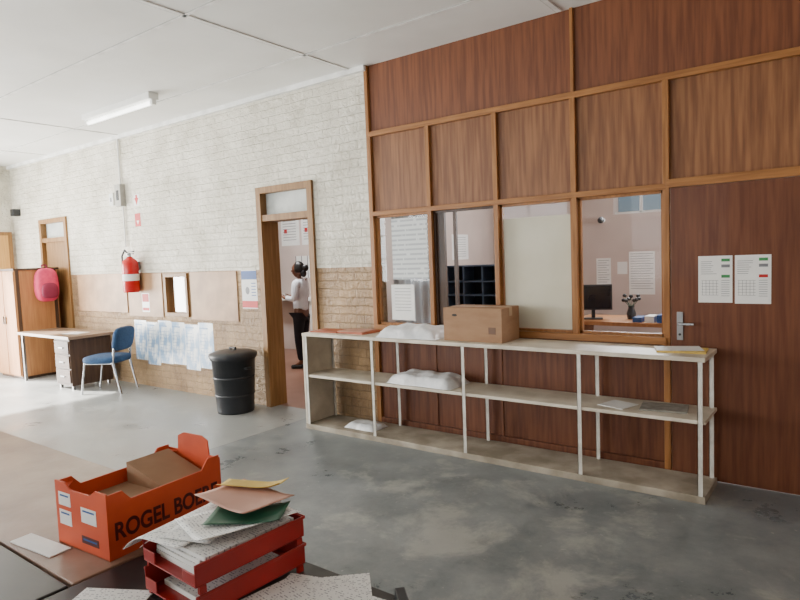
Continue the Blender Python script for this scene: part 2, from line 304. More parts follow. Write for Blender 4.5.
for i in range(4):
    x0,x1=PX[i]+.022,PX[i+1]-.022
    wn=M((x0,.04,ZG)); sm=DARKW if i==1 else FRAME
    wn.box(x0,x0+.02,.025,.06,ZG+.012,ZD-.022,sm).box(x1-.02,x1,.025,.06,ZG+.012,ZD-.022,sm).box(x0,x1,.025,.06,ZG+.012,ZG+.032,sm).box(x0,x1,.025,.06,ZD-.042,ZD-.022,sm)
    if i==1: wn.box(x0+.02,x0+.1,.045,.075,ZG+.012,ZD-.022,DARKW).box(x0+.19,x0+.22,.05,.075,ZG+.012,ZD-.022,DARKW)
    o=wn.obj("window_%d"%(i+1),struct=True)
    if i!=1:
        g=M((x0,.04,ZG)).box(x0+.02,x1-.02,.04,.044,ZG+.032,ZD-.042,GLASS).obj("window_glass",parent=o,loc=(0,0,0)); g["kind"]="structure"
d=M((2.72,0,0)).box(2.722,3.715,-.006,.035,.012,2.075,DOORW).obj("door_3",struct=True,bev=.003)
h=M((2.72,0,0)); h.box(2.76,2.80,-.014,-.006,1.0,1.2,STEEL).cyl((2.78,-.014,1.12),(2.78,-.06,1.12),.01,CHROME).cyl((2.775,-.06,1.12),(2.88,-.06,1.12),.01,CHROME).cyl((2.78,-.018,1.04),(2.78,-.012,1.04),.009,BLACK)
h=h.obj("door_handle",parent=d,loc=(0,0,0)); h["kind"]="structure"; h["label"]="chrome lever handle on a steel plate"
# ------------------------------------------------------------ notices
def sheet(name,x0,x1,z0,z1,y,m,label,cat="notice",extra=None,group=None,th=.0015):
    s=M(((x0+x1)/2,y,z0)).box(x0,x1,y-th,y,z0,z1,m)
    if extra: extra(s,y-th-.0005)
    return s.obj(name,label=label,cat=cat,group=group)
def ex_door(k):
    def f(s,y):
        x0=2.905+k*.222; x1=x0+.2
        for j in range(7): s.box(x0+.012,x0+.012+.10*random.uniform(.6,1),y,y+.0004,1.55-j*.014,1.553-j*.014,GREYINK)
        for j in range(6): s.box(x0+.015,x0+.12,y,y+.0004,1.42-j*.02,1.422-j*.02,GREYINK)
        for j in range(5): s.box(x0+.02+j*.022,x0+.022+j*.022,y,y+.0004,1.32,1.42,GREYINK)
        s.box(x1-.062,x1-.01,y,y+.0004,1.55,1.57,GREENINK).box(x1-.062,x1-.01,y,y+.0004,1.51,1.53,GREYINK).box(x1-.062,x1-.01,y,y+.0004,1.44,1.46,REDINK if k else GREENINK)
        for j in range(8): s.box(x1-.062,x1-.012,y,y+.0004,1.42-j*.015,1.423-j*.015,GREYINK)
    return f
sheet("notice",2.90,3.11,1.27,1.59,-.006,PAPER,"white laminated plan notice on the wooden door nearer the handle",extra=ex_door(0))
sheet("notice",3.125,3.335,1.265,1.59,-.006,PAPER,"white laminated plan notice with red mark on the wooden door",extra=ex_door(1))
sheet("reflection_sheet",.2,.61,1.45,2.03,.0395,GRID,"pale gridded sheet painting a window reflection on the office glass")  # sheet stands in for a window reflection on the pane
sheet("notice",.17,.44,1.06,1.40,.0395,PAPER,"white sheet taped low on the office glass",extra=lambda s,y:[s.box(.21,.4,y,y+.0004,1.36-j*.03,1.364-j*.03,GREYINK) for j in range(8)])
sheet("kraft_sheet",2*W+.045,3*W-.045,1.035,1.95,.0395,BEIGEP,"large pale beige paper covering most of the glass",cat="paper")
sheet("brown_paper_cover",-5.96,-4.55,1.02,1.58,-.0005,KRAFT,"brown kraft paper board on the brick wall behind the desk",cat="notice board",th=.012)
sheet("brown_paper_cover",-4.5,-3.66,.98,1.57,-.0005,KRAFT,"brown kraft paper board beside the little inner window",cat="notice board",th=.012)
sheet("brown_paper_cover",-3.02,-2.1,.97,1.57,-.0005,KRAFT,"brown kraft paper board above the black bin",cat="notice board",th=.012)
sheet("poster",-2.02,-1.75,1.13,1.58,0,PAPER,"blue and white notice poster with a red strip on brick wall",cat="poster",extra=lambda s,y: (s.box(-2.02,-1.75,y,y+.0004,1.47,1.57,BLUEINK),s.box(-2.02,-1.75,y,y+.0004,1.14,1.22,REDINK),s.sph((-1.92,y,1.34),(.035,.001,.045),GREYINK),[s.box(-1.85,-1.77,y,y+.0004,1.42-j*.035,1.43-j*.035,BLUEINK) for j in range(5)]))
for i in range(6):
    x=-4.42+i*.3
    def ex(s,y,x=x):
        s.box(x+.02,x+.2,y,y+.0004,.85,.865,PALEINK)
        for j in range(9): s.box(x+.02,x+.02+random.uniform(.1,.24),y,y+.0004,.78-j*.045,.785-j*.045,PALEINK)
    sheet("poster",x,x+.299,(.36,.31,.35)[i%3],(.92,.9,.93)[i%3],0,BLUEGLARE,"pale blue glossy poster with painted white glare, low on brick",cat="poster",extra=ex,group="posters low on the brick wall")
sheet("fire_sign",-4.22,-4.08,2.5,2.66,0,WHITE,"white sign with a red arrow above the extinguisher",cat="sign",extra=lambda s,y:s.prism([(-4.2,2.61),(-4.1,2.61),(-4.15,2.51)],y-.001,y+.0004,REDINK).box(-4.17,-4.13,y-.001,y+.0004,2.61,2.65,REDINK))
sheet("fire_sign",-4.22,-4.08,2.22,2.4,0,REDINK,"small red fire sign above the extinguisher",cat="sign",extra=lambda s,y:s.prism([(-4.18,2.3),(-4.12,2.3),(-4.15,2.25)],y-.001,y+.0004,WHITE))
sheet("fire_sign",-4.16,-3.98,1.04,1.3,-.0125,WHITE,"red and white fire instruction sign beneath the extinguisher",cat="sign",extra=lambda s,y:s.box(-4.15,-3.99,y,y+.0004,1.18,1.29,REDINK).box(-4.15,-3.99,y,y+.0004,1.06,1.1,REDINK))
e=M((-4.5,0,2.5)); e.box(-4.56,-4.42,-.08,0,2.52,2.82,mat("grey_metal_box",(170,168,160),rough=.4)).cyl((-4.5,-.02,2.82),(-4.5,-.02,H-.05),.013,WHITE).cyl((-4.47,-.02,2.52),(-4.47,-.02,1.95),.01,WHITE).box(-4.52,-4.46,-.085,-.08,2.6,2.74,BLACK)
e.obj("electrical_box",label="grey metal electrical box with white conduit on the wall",cat="electrical box")
M((-4.72,0,2.6)).box(-4.78,-4.67,-.05,0,2.55,2.72,WHITE).box(-4.74,-4.71,-.055,-.05,2.6,2.66,GREYINK).obj("switch_box",label="small white switch box on the white brick wall",cat="switch",bev=.004)
M((-7.9,0,2)).box(-7.95,-7.82,-.12,0,2.62,2.74,BLACK).obj("wall_speaker",label="small dark box fixed on the white brick wall",cat="speaker",bev=.01)
# extinguisher
ex=root("fire_extinguisher",(-4.2,-.13,1.32),"red fire extinguisher with black hose hung on the wall","fire extinguisher")
M().lathe((0,0,0),[(0,0),(.095,0),(.108,.02),(.108,.38),(.095,.43),(.05,.47),(.03,.49),(0,.49)],RED).obj("cylinder_body",parent=ex)
M().lathe((0,0,0),[(.1088,.16),(.109,.25)],PAPER).obj("paper_label",parent=ex)
M().cyl((0,0,.48),(0,0,.54),.022,STEEL).box(-.015,.11,-.012,.012,.55,.565,BLACK).box(-.015,.1,-.012,.012,.52,.532,BLACK).cyl((0,0,.52),(0,-.04,.52),.012,STEEL).obj("valve_handle",parent=ex,label="black squeeze handle and valve")
M().tube([(-.02,0,.52),(-.08,-.02,.58),(-.14,-.03,.5),(-.14,-.03,.25),(-.12,-.02,.1)],.012,BLACK).cyl((-.12,-.02,.1),(-.12,-.02,.02),.014,BLACK,r1=.02).obj("hose",parent=ex,label="black rubber hose")
M().box(-.03,.03,.1,.1285,.3,.42,STEEL).obj("bracket",parent=ex)
# ------------------------------------------------------------ fluorescent lamp
lp=root("fluorescent_lamp",(-2.92,-.87,H),"white fluorescent tube lamp fixed under the ceiling","lamp")
M().box(-.72,.72,-.06,.06,-.07,0,WHITE).obj("lamp_housing",parent=lp,bev=.006)
M().cyl((-.68,0,-.1),(.68,0,-.1),.022,TUBE).obj("lamp_tube",parent=lp)
for a,b in ((-.72,-.68),(.68,.72)): M().box(a,b,-.025,.025,-.125,-.07,WHITE).obj("tube_holder",parent=lp)
# ------------------------------------------------------------ shelf unit
sh=root("shelf_unit",(1.2,-.23,0),"long low off-white shelf unit standing against the partition","shelf")
SX0,SX1,SY0,SY1=-.59,3.02,-.45,-.035
o=(1.2,-.23,0)
M(o).box(SX0,SX1,SY0,SY1,.925,.955,SHELF).obj("top_board",parent=sh,bev=.003)
M(o).box(SX0,SX1,SY0+.01,SY1,.52,.545,SHELF).obj("shelf_board",parent=sh,bev=.003)
M(o).box(SX0,SX1,SY0,SY1,.0,.05,SHELFD).obj("base_board",parent=sh,label="dusty grey-brown base board",bev=.003)
M(o).box(SX0,SX0+.022,SY0+.005,SY1,.05,.925,SHELF).obj("end_panel",parent=sh)
for x in (SX0+.03,.275,1.225,2.184,SX1-.045):
    for y in (SY0,SY1-.03):
        M(o).box(x,x+.03,y,y+.004,.05,.925,POST).box(x,x+.004,y,y+.03,.05,.925,POST).obj("post",parent=sh)
# ------------------------------------------------------------ things on shelf
T=.9555
def carton(name,cx,cy,z,w_,d_,h_,label,rot=0):
    r=root(name,(cx,cy,z),label,"box",rot=rot)
    M().box(-w_/2,w_/2,-d_/2,d_/2,0,h_,CARD).obj("carton_body",parent=r,bev=.003)
    M().box(-w_/2-.001,w_/2+.001,-.025,.025,h_,h_+.0015,TAPE).box(w_/2,w_/2+.0015,-.025,.025,h_-.07,h_,TAPE).obj("packing_tape",parent=r)
    M().box(w_*.28,w_*.4,-d_/2-.0015,-d_/2-.0005,h_*.25,h_*.45,mat("brown_print",(110,78,56))).obj("printed_mark",parent=r)
    M().sph((-w_*.3,-d_/2,h_*.78),(.025,.001,.01),DARK).obj("hand_hole",parent=r)
    return r
carton("cardboard_box",1.29,-.215,T,.54,.31,.275,"closed brown cardboard box on the shelf top")
def bag(name,cx,cy,z,w_,d_,h_,label,seed,rot=0):
    rnd=random.Random(seed); ph=[rnd.uniform(0,6) for _ in range(6)]
    def hgt(u,v):
        e=(1-abs(2*u-1)**9)*(1-abs(2*v-1)**7)
        return h_*e*(.85+.06*sin(9*u+ph[0])*cos(7*v+ph[1])+.05*sin(21*u+ph[2]+5*v)+.04*sin(17*v+ph[3]))
    def fn(u,v): return ((u-.5)*w_*(1+.03*sin(8*v+ph[4])),(v-.5)*d_*(1+.04*sin(11*u+ph[5])),hgt(u,v)+.001)
    m=M().grid(fn,36,20,BAG); m.grid(lambda u,v:((u-.5)*w_,(v-.5)*d_,0),2,2,BAG)
    return m.obj(name,loc=(cx,cy,z),rot=(0,0,rot),label=label,cat="package")
bag("plastic_package",.64,-.24,T,.62,.38,.11,"crumpled white plastic wrapped package on the shelf top",1,.05)
bag("plastic_package",.75,-.25,.546,.68,.34,.1,"flat white plastic wrapped package on the middle shelf",2)
bag("plastic_bag",.02,-.25,.051,.36,.24,.05,"small crumpled white plastic bag on the base board",3)
def flat(name,cx,cy,z,w_,d_,h_,m,label,rot=0,cat="paper",curl=0,droop=0,group=None):
    if curl or droop:
        mm=M().grid(lambda u,v:((u-.5)*w_*(1-(.15*max(0,.45-u) if droop else 0)),(v-.5)*d_,h_+curl*(max(0,u-.6)/.4)**2+curl*.4*(max(0,.3-v)/.3)**2-droop*(max(0,.45-u)/.45)**2),14,10,m)
        o_=mm.obj(name,loc=(cx,cy,z),rot=(0,0,rot),label=label,cat=cat,group=group); s=o_.modifiers.new("Solidify","SOLIDIFY"); s.thickness=.0012; s.offset=-1; return o_
    return M().box(-w_/2,w_/2,-d_/2,d_/2,0,h_,m).obj(name,loc=(cx,cy,z),rot=(0,0,rot),label=label,cat=cat,group=group)
flat("folder",-.4,-.24,T,.32,.24,.012,BROCH,"orange-brown folder lying on the shelf top",.1,"folder")
flat("folder",-.05,-.22,T,.34,.24,.02,BROCH,"orange-brown folder beside the plastic package",-.08,"folder")
flat("folder",-.07,-.23,T+.0205,.3,.22,.004,SALMON,"faded pink folder on top of a brown folder",.2,"folder")
flat("booklet",2.84,-.22,T,.3,.21,.012,YEL,"yellow-covered booklet at the end of the shelf top",.1,"booklet")
flat("paper_sheet",2.81,-.2,T+.0125,.29,.2,.002,PAPER,"white paper lying on the yellow booklet",.35)
flat("magazine",2.72,-.22,.5465,.3,.22,.01,mat("grey_cover",(120,120,112),(150,148,140),scale=20),"grey-covered magazine on the middle shelf",.15,"magazine")
flat("leaflet",2.42,-.27,.5465,.2,.2,.004,PAPER,"white leaflet on the middle shelf",-.3,"leaflet")
# ------------------------------------------------------------ bin
bn=root("dustbin",(-1.83,-.33,0),"black plastic dustbin with a lid beside the doorway","bin")
b=M().lathe((0,0,0),[(0,.0),(.2,.0),(.205,.02),(.24,.6),(.255,.6),(.255,.64),(.24,.64),(.19,.03),(0,.03)],BLACK,36)
for z in (.2,.4): b.lathe((0,0,0),[(.206+z*.055,z-.01),(.212+z*.055,z),(.206+z*.055,z+.01)],BLACK,36)
b.obj("bin_body",parent=bn)
M().lathe((0,0,0),[(.262,.62),(.268,.64),(.262,.665),(.2,.685),(.1,.70),(0,.703)],BLACK,36).box(-.05,.05,-.012,.012,.715,.73,BLACK).box(-.05,-.035,-.012,.012,.69,.72,BLACK).box(.035,.05,-.012,.012,.69,.72,BLACK).obj("bin_lid",parent=bn)
for a,b in ((.235,.27),(-.27,-.235)): M().box(a,b,-.04,.04,.5,.52,BLACK).obj("bin_handle",parent=bn)
# ------------------------------------------------------------ desk by brick wall
dk=root("desk",(-5.55,-.45,0),"office desk with dark brown panels standing against the wall","desk")
o=(-5.55,-.45,0)
M(o).box(-6.4,-4.78,-.76,-.12,.71,.75,TOPL).obj("desk_top",parent=dk,bev=.004)
M(o).box(-5.28,-4.84,-.72,-.14,.06,.71,DARKW).obj("pedestal",parent=dk,bev=.003)
for k in range(3):
    dr=M(o).box(-5.26,-4.86,-.735,-.72,.1+k*.2,.28+k*.2,DARKW).obj("drawer",parent=dk,bev=.003)
    M(o).box(-5.12,-5.0,-.75,-.735,.18+k*.2,.195+k*.2,STEEL).obj("drawer_pull",parent=dr,loc=(0,0,0))
M(o).box(-6.36,-5.28,-.2,-.18,.25,.71,DARKW).obj("back_panel",parent=dk)
for x,y in ((-6.36,-.72),(-6.36,-.18),(-5.26,-.70),(-5.26,-.2),(-4.9,-.70),(-4.9,-.2)):
    M(o).box(x,x+.035,y,y+.035,0,.71 if x<-6 else .06,STEEL).obj("leg",parent=dk)
flat("paper_sheet",-5.2,-.45,.7505,.3,.21,.004,PAPER,"white papers lying on the brown desk top",.3)
# ------------------------------------------------------------ cabinet
cb=root("cupboard",(-6.9,-.4,0),"tall light oak cupboard standing beside the desk","cupboard")
o=(-6.9,-.4,0)
M(o).box(-7.3,-6.48,-.7,-.08,.04,1.68,OAK).obj("cupboard_body",parent=cb,bev=.004)
M(o).box(-7.32,-6.46,-.72,-.06,1.68,1.71,DARKW).obj("cupboard_top",parent=cb,label="dark top board")
M(o).box(-7.28,-6.5,-.68,-.1,0,.04,DARKW).obj("plinth",parent=cb)
for k,(a,b_) in enumerate(((-7.29,-6.9),(-6.885,-6.49))):
    dr=M(o).box(a,b_,-.72,-.7,.06,1.67,OAK).obj("cupboard_door",parent=cb,bev=.003)
    M(o).box(-6.94 if k==0 else -6.86,-6.93 if k==0 else -6.85,-.74,-.72,.85,.97,STEEL).obj("handle",parent=dr,loc=(0,0,0))
for a,b_ in ((-.69,-.64),(-.15,-.1)): M(o).box(-6.48,-6.474,a,b_,.04,1.68,DARKW).obj("edge_strip",parent=cb,label="dark edging strip")
bp=root("backpack",(-6.36,-.3,1.18),"pink backpack hanging against the oak cupboard","backpack")
def bpf(v):
    e=lambda t: abs(t)**.6*(1 if t>=0 else -1)
    return Vector((e(v.x),e(v.y)*(1-.12*max(0,v.z)),e(v.z)))
M().sph((0,0,.26),(.1,.17,.26),PINK,24,16,bpf).obj("backpack_body",parent=bp)
M().sph((.1,0,.17),(.045,.12,.12),PINKD,20,12,bpf).obj("front_pocket",parent=bp)
M().tube([(-.02,-.04,.5),(-.05,-.03,.57),(-.05,.03,.57),(-.02,.04,.5)],.01,PINKD).obj("carry_loop",parent=bp)
for s_ in (-1,1): M().tube([(-.06,s_*.1,.45),(-.1,s_*.12,.3),(-.08,s_*.12,.08)],.014,PINKD).obj("shoulder_strap",parent=bp)
# ------------------------------------------------------------ blue chair
ch=root("office_chair",(-4.33,-.47,0),"blue upholstered chair with chrome legs in front of the desk","chair",rot=radians(30))
def seatf(v):
    e=lambda t: abs(t)**.5*(1 if t>=0 else -1)
    return Vector((e(v.x),e(v.y),e(v.z)))
M().sph((0,0,.45),(.26,.245,.055),BLUE,28,12,seatf).obj("seat",parent=ch)
m_=M(); m_.X=Matrix.Translation((.25,0,.72))@Matrix.Rotation(radians(12),4,'Y'); m_.sph((0,0,0),(.04,.23,.16),BLUE,28,12,seatf); m_.obj("backrest",parent=ch)
for y in (-.2,.2):
    M().tube([(-.27,y,0),(-.2,y,.41),(.2,y,.41)],.014,CHROME).obj("leg",parent=ch)
    M().tube([(.29,y,0),(.2,y,.41),(.24,y,.7)],.014,CHROME).obj("leg",parent=ch)
for x in (.2,-.2): M().tube([(x,-.2,.41),(x,.2,.41)],.01,CHROME).obj("seat_rail",parent=ch)
# ------------------------------------------------------------ foreground tables
def table(name,x0,x1,y0,y1,h,top,label,legm=DARKW):
    c=((x0+x1)/2,(y0+y1)/2,0); r=root(name,c,label,"table")
    M(c).box(x0,x1,y0,y1,h-.035,h,top).obj("table_top",parent=r,bev=.005)
    for a,b in ((y0+.04,y0+.06),(y1-.06,y1-.04)): M(c).box(x0+.05,x1-.05,a,b,h-.13,h-.035,legm).obj("apron",parent=r)
    for x in (x0+.05,x1-.1):
        for y in (y0+.06,y1-.11): M(c).box(x,x+.05,y,y+.05,0,h-.035,legm).obj("leg",parent=r)
    return r
table("wooden_table",-1.5,1.95,-3.86,-3.26,.75,BROWNT,"long worn brown wooden table holding the orange fruit carton")
table("black_table",1.96,2.93,-4.55,-3.39,.75,BLACKT,"black-topped table under the red letter tray and papers")
table("black_table",.9,1.95,-4.55,-3.87,.75,BLACKT,"black-topped table pushed against the brown wooden table")
fb=root("fruit_carton",(1.625,-3.75,.7505),"open orange printed fruit carton standing on the brown table","box",rot=radians(4))
w_,l_,t_=.295,.45,.005
M().box(0,w_,0,l_,0,t_,CARD).obj("carton_floor",parent=fb)
def side_pts(L,hc,hm,c=.055,s_=.03): return [(0,0),(L,0),(L,hc),(L-c,hc),(L-c-s_,hm),(c+s_,hm),(c,hc),(0,hc)]
M().prism(side_pts(w_,.215,.195,.06),0,t_,ORANGE).obj("carton_side",parent=fb)
M().prism([(0,0),(w_,0),(w_,.2),(.24,.2),(.235,.255),(.2,.27),(.1,.27),(.065,.255),(.06,.2),(0,.2)],l_-t_,l_,ORANGE).obj("carton_side",parent=fb)
for a in (w_-t_,0):
    M().prism([(p+t_,q) for p,q in side_pts(l_-2*t_,.21,.175,.05)],a,a+t_,ORANGE,axis='x').obj("carton_side",parent=fb)
for pts in ([(t_,t_),(.06,t_),(t_,.06)],[(w_-t_,t_),(w_-t_,.06),(w_-.06,t_)],[(t_,l_-t_),(t_,l_-.06),(.06,l_-t_)],[(w_-t_,l_-t_),(w_-.06,l_-t_),(w_-t_,l_-.06)]):
    M().prism(pts,.19,.193,ORANGE,axis='z').obj("corner_flap",parent=fb)
M().box(t_+.001,w_-t_-.001,t_+.001,l_-t_-.001,.12,.124,CARD).prism([(.02,.124),(.27,.124),(.27,.128),(.02,.2)],l_-.2,l_-.02,CARD,axis='y').obj("cardboard_liner",parent=fb,label="plain brown cardboard liner inside")
M().text("ROGEL BOERE",.078,Matrix.Translation((w_+.0006,.02,.06))@Matrix.Rotation(pi/2,4,'Z')@Matrix.Rotation(pi/2,4,'X'),MAROON,w=.41,bold=.002).obj("printed_lettering",parent=fb,label="dark red ROGEL BOERE lettering")
for a,b_,c,d_,m_ in ((.02,.09,.135,.18,PAPER),(.02,.09,.07,.12,PAPER),(.15,.235,.1,.15,PAPER),(.145,.24,.03,.055,MAROON)):
    M().box(a,b_,-.001,0,c,d_,m_).box(a+.01,b_-.01,-.0015,-.001,d_-.014,d_-.008,BLUEINK).obj("sticker",parent=fb)
def lettertray(cx,cy,z,rot,label):
    r=root("letter_tray",(cx,cy,z),label,"letter tray",rot=rot,group="stacked red letter trays")
    a=M(); W2,L2=.13,.18
    a.box(-W2,W2,-L2,L2,0,.004,REDP).box(-W2,-W2+.004,-L2,L2,.004,.06,REDP).box(W2-.004,W2,-L2,L2,.004,.06,REDP).box(-W2,W2,L2-.004,L2,.004,.06,REDP)
    a.box(-W2,-.07,-L2,-L2+.004,.004,.035,REDP).box(.07,W2,-L2,-L2+.004,.004,.035,REDP)
    a.box(-W2-.004,W2+.004,L2,L2+.004,.052,.062,REDP).box(W2,W2+.005,-L2,L2,.053,.062,REDP).box(-W2-.005,-W2,-L2,L2,.053,.062,REDP)
    a.obj("tray_body",parent=r,bev=.0015)
    for x in (-W2-.002,W2-.008):
        for y in (-L2+.01,L2-.03): M().box(x,x+.01,y,y+.02,-.02,.0,REDP).obj("riser",parent=r)
TX,TY=2.335,-3.60
lettertray(TX,TY,.7705,radians(-3),"lower red plastic letter tray on the black table")
lettertray(TX,TY,.8535,radians(-3),"upper red plastic letter tray filled with papers")
flat("paper_sheet",TX,TY,.775,.2,.28,.015,PRINT,"printed papers lying in the lower red tray",-.05)
for k in range(5):
    flat("paper_sheet",TX+random.uniform(-.01,.01),TY+random.uniform(-.01,.01),.858+k*.011,.21,.297,.01,PRINT,"printed sheets in the upper red tray",-.052)
flat("paper_sheet",TX-.12,TY-.03,.9195,.24,.297,.002,PRINT,"printed sheet drooping over the tray rim",.12,droop=.05)
flat("paper_sheet",TX-.09,TY+.0,.924,.24,.297,.002,PRINT,"second printed sheet drooping over the tray rim",.3,droop=.04)
flat("paper_sheet",TX+.02,TY+.03,.931,.21,.297,.002,PRINT,"curled printed sheet on the heaped tray",-.3,curl=.012)
flat("card",TX+.04,TY+.05,.938,.22,.14,.002,GREEN,"dark green card on the heaped tray",.6,curl=.01,cat="card")
flat("folder",TX-.05,TY+.11,.95,.27,.18,.003,SALMON,"faded salmon folder on top of the tray",-.1,cat="folder",curl=.01)
flat("card",TX-.09,TY+.18,.957,.22,.07,.002,YEL,"yellow card on top of the folder",.35,curl=.02,cat="card")
for k,(x,y,r_) in enumerate([(2.6,-3.58,.3),(2.68,-3.53,.75),(2.56,-3.66,-.15),(2.72,-3.6,.1)]):
    flat("paper_sheet",x,y,.7505+k*.0035,.21,.297,.003,PRINT,"printed sheet spread on the black table",r_)
flat("paper_sheet",2.14,-3.86,.7505,.21,.14,.003,PRINT,"printed sheet near the black table edge",.5)
flat("paper_sheet",1.6,-3.8,.7505,.24,.07,.004,PAPER,"pale folded paper beside the orange carton",.1)
M().box(-.02,.02,-.06,.06,0,.02,BLACK).prism([(-.06,.02),(.06,.02),(.06,.045),(-.05,.05)],-.014,.014,BLACK,axis='x').obj("stapler",loc=(2.86,-3.46,.7505),rot=(0,0,.8),label="black stapler at the table edge",cat="stapler",bev=.003)
# ------------------------------------------------------------ back room
for x0,x1 in ((-4.9,-4.42),(-4.36,-3.75)):
    sheet("poster",x0,x1,1.95,2.5,3.3,PAPER,"white printed poster on the wall of the inner room",cat="poster",extra=lambda s,y,x0=x0,x1=x1:(s.box(x0,x1,y,y+.0004,2.47,2.5,GREYINK),s.box(x0+.08,x0+.16,y,y+.0004,2.18,2.26,REDINK),[s.box(x0+.05,x1-.08,y,y+.0004,2.4-j*.05,2.41-j*.05,GREYINK) for j in range(8)]),group="posters in the inner room")
sheet("wall_chart",-4.55,-4.1,1.35,1.75,3.3,WHITE,"white framed board on the wall of the inner room",cat="board",extra=lambda s,y:[s.box(-4.55+k*.15,-4.53+k*.15,y,y+.0004,1.35,1.75,GREYINK) for k in range(4)])
cw=root("wall_counter",(-4.6,3.2,0),"narrow white counter along the inner room wall","counter"); o=(-4.6,3.2,0)
M(o).box(-5.2,-3.9,3.0,3.29,.95,1.0,WHITE).obj("counter_top",parent=cw)
for x in (-5.15,-4.0): M(o).box(x,x+.05,3.05,3.28,0,.95,WHITE).obj("leg",parent=cw)
dk=root("desk",(.6,1.45,0),"high oak office counter behind the glass carrying a rack","desk"); o=(.6,1.45,0)
M(o).box(-.2,1.2,1.1,1.8,1.0,1.04,OAK).obj("desk_top",parent=dk)
for x in (-.15,1.1): M(o).box(x,x+.05,1.15,1.75,0,1.0,OAK).obj("desk_side",parent=dk)
dk=root("desk",(1.85,2.1,0),"brown office desk behind the glass carrying a monitor","desk"); o=(1.85,2.1,0)
M(o).box(1.26,2.6,1.75,2.45,.86,.9,OAK).obj("desk_top",parent=dk)
for x in (1.28,2.5): M(o).box(x,x+.04,1.8,2.4,0,.86,OAK).obj("desk_side",parent=dk)
rk=root("pigeonhole_rack",(.33,1.45,1.0405),"blue-grey pigeonhole rack standing on the office counter","rack")
M().box(-.36,.36,.1,.12,0,.5,DARK).obj("back_panel",parent=rk)
for x in (-.36,-.12,.12,.345): M().box(x,x+.015,-.13,.1,.015,.485,RACKB).obj("divider",parent=rk)
for z in (0,.155,.31,.485): M().box(-.36,.36,-.13,.1,z,z+.015,RACKB).obj("shelf_board",parent=rk)
def monitor(x,y,z,rot,m,label,w2=.2,h2=.28):
    r=root("computer_monitor",(x,y,z),label,"monitor",rot=rot)
    M().box(-w2,w2,-.02,.02,.1,.1+h2,BLACK).obj("monitor_casing",parent=r,bev=.004); M().box(-w2+.015,w2-.015,-.022,-.02,.115,.085+h2,m).obj("screen",parent=r)
    M().box(-.02,.02,0,.03,.01,.12,BLACK).box(-.1,.1,-.07,.07,0,.012,BLACK).obj("monitor_stand",parent=r)
monitor(1.46,2.0,.9005,.3,SCREEN,"dark computer monitor on the office desk",.2,.28)
pt=root("flower_vase",(1.84,2.1,.9005),"small dark dried flower arrangement on the office desk","vase")
M().lathe((0,0,0),[(0,0),(.04,0),(.05,.06),(.03,.12),(.035,.14)],BLACK).obj("vase",parent=pt)
f=M()
for k in range(9):
    a=k*.7; q=(.08*cos(a),.06*sin(a),.22+.03*sin(k*2)); f.cyl((0,0,.11),q,.003,GREEN,seg=6); f.sph(q,(.024,.024,.02),BLACK,8,6)
f.obj("dried_flower",parent=pt)
for k in range(5): flat("file_box",1.98+k*.12,1.9,.9005,.09,.2,.05+.015*(k%3),[BLUEINK,PAPER,BLUEINK,REDINK,BLUEINK][k],["small blue file box on the office desk","small white file box on the office desk","small blue file box on the office desk","small red file box on the office desk","small blue file box on the office desk"][k],0,"file")
lines=lambda x0,x1,z1,n: (lambda s,y:[s.box(x0+.02,x1-.02-.03*(j%2),y,y+.0004,z1-.03-j*.03,z1-.025-j*.03,GREYINK) for j in range(n)])
sheet("notice",1.16,1.34,1.2,1.55,3,PAPER,"white notice on the office wall",extra=lines(1.16,1.34,1.55,10)); sheet("notice",1.56,1.86,1.1,1.62,3,PAPER,"large white notice on the office wall",extra=lines(1.56,1.86,1.62,15))
sheet("notice",1.42,1.54,1.35,1.5,3,PAPER,"little white note on the office wall")
n_=M((-.28,2.1,1.6)).box(-.28,-.2785,1.9,2.3,1.6,1.92,PAPER)
for j in range(9): n_.box(-.2785,-.278,1.94,2.24,1.88-j*.03,1.885-j*.03,GREYINK)
n_.obj("notice",label="white notice on the office side wall above the rack",cat="notice")
M((1.25,2.95,2.0)).cyl((1.25,3.0,2.02),(1.25,2.94,2.02),.03,WHITE).sph((1.25,2.92,2.02),(.04,.04,.04),BLACK).obj("security_camera",label="small dome camera on the office wall",cat="camera")
cu=M((.3,.3,1)); cu.grid(lambda u,v:(.0+u*.62,.3+.02*sin(u*40),1.0+v*1.15),60,2,mat("pale_curtain",(214,220,226),(196,204,212),rough=.8,scale=3)); cu.obj("curtain",label="pale curtain hanging behind the first office window",cat="curtain")
# ------------------------------------------------------------ person
def skin(verts,edges,rootv,m,sub=2):
    bm=bmesh.new(); ly=bm.verts.layers.skin.verify(); bv=[bm.verts.new(v[0]) for v in verts]
    for a,b in edges: bm.edges.new((bv[a],bv[b]))
    for i,v in enumerate(bv):
        r=verts[i][1]; v[ly].radius=r if isinstance(r,tuple) else (r,r); v[ly].use_root=(i==rootv)
    me=bpy.data.meshes.new("tmp"); bm.to_mesh(me); bm.free(); ob=bpy.data.objects.new("tmp",me); COL.objects.link(ob)
    k=ob.modifiers.new("s","SKIN"); k.use_smooth_shade=True; s=ob.modifiers.new("d","SUBSURF"); s.levels=sub; s.render_levels=sub
    dg=bpy.context.evaluated_depsgraph_get(); dg.update(); r=bpy.data.meshes.new_from_object(ob.evaluated_get(dg)); r.materials.clear(); r.materials.append(m)
    bpy.data.objects.remove(ob); return r
pr=root("person",(-3.12,2.0,0),"woman with black hair in white blouse and black trousers reading","person",rot=radians(200))
V=[((0,0,.88),(.12,.15)),((.0,0,1.02),(.09,.12)),((.01,0,1.2),(.1,.135)),((0,0,1.33),(.07,.09)),((.005,0,1.39),.045),((.02,0,1.45),.05)]
E=[(0,1),(1,2),(2,3),(3,4),(4,5)]
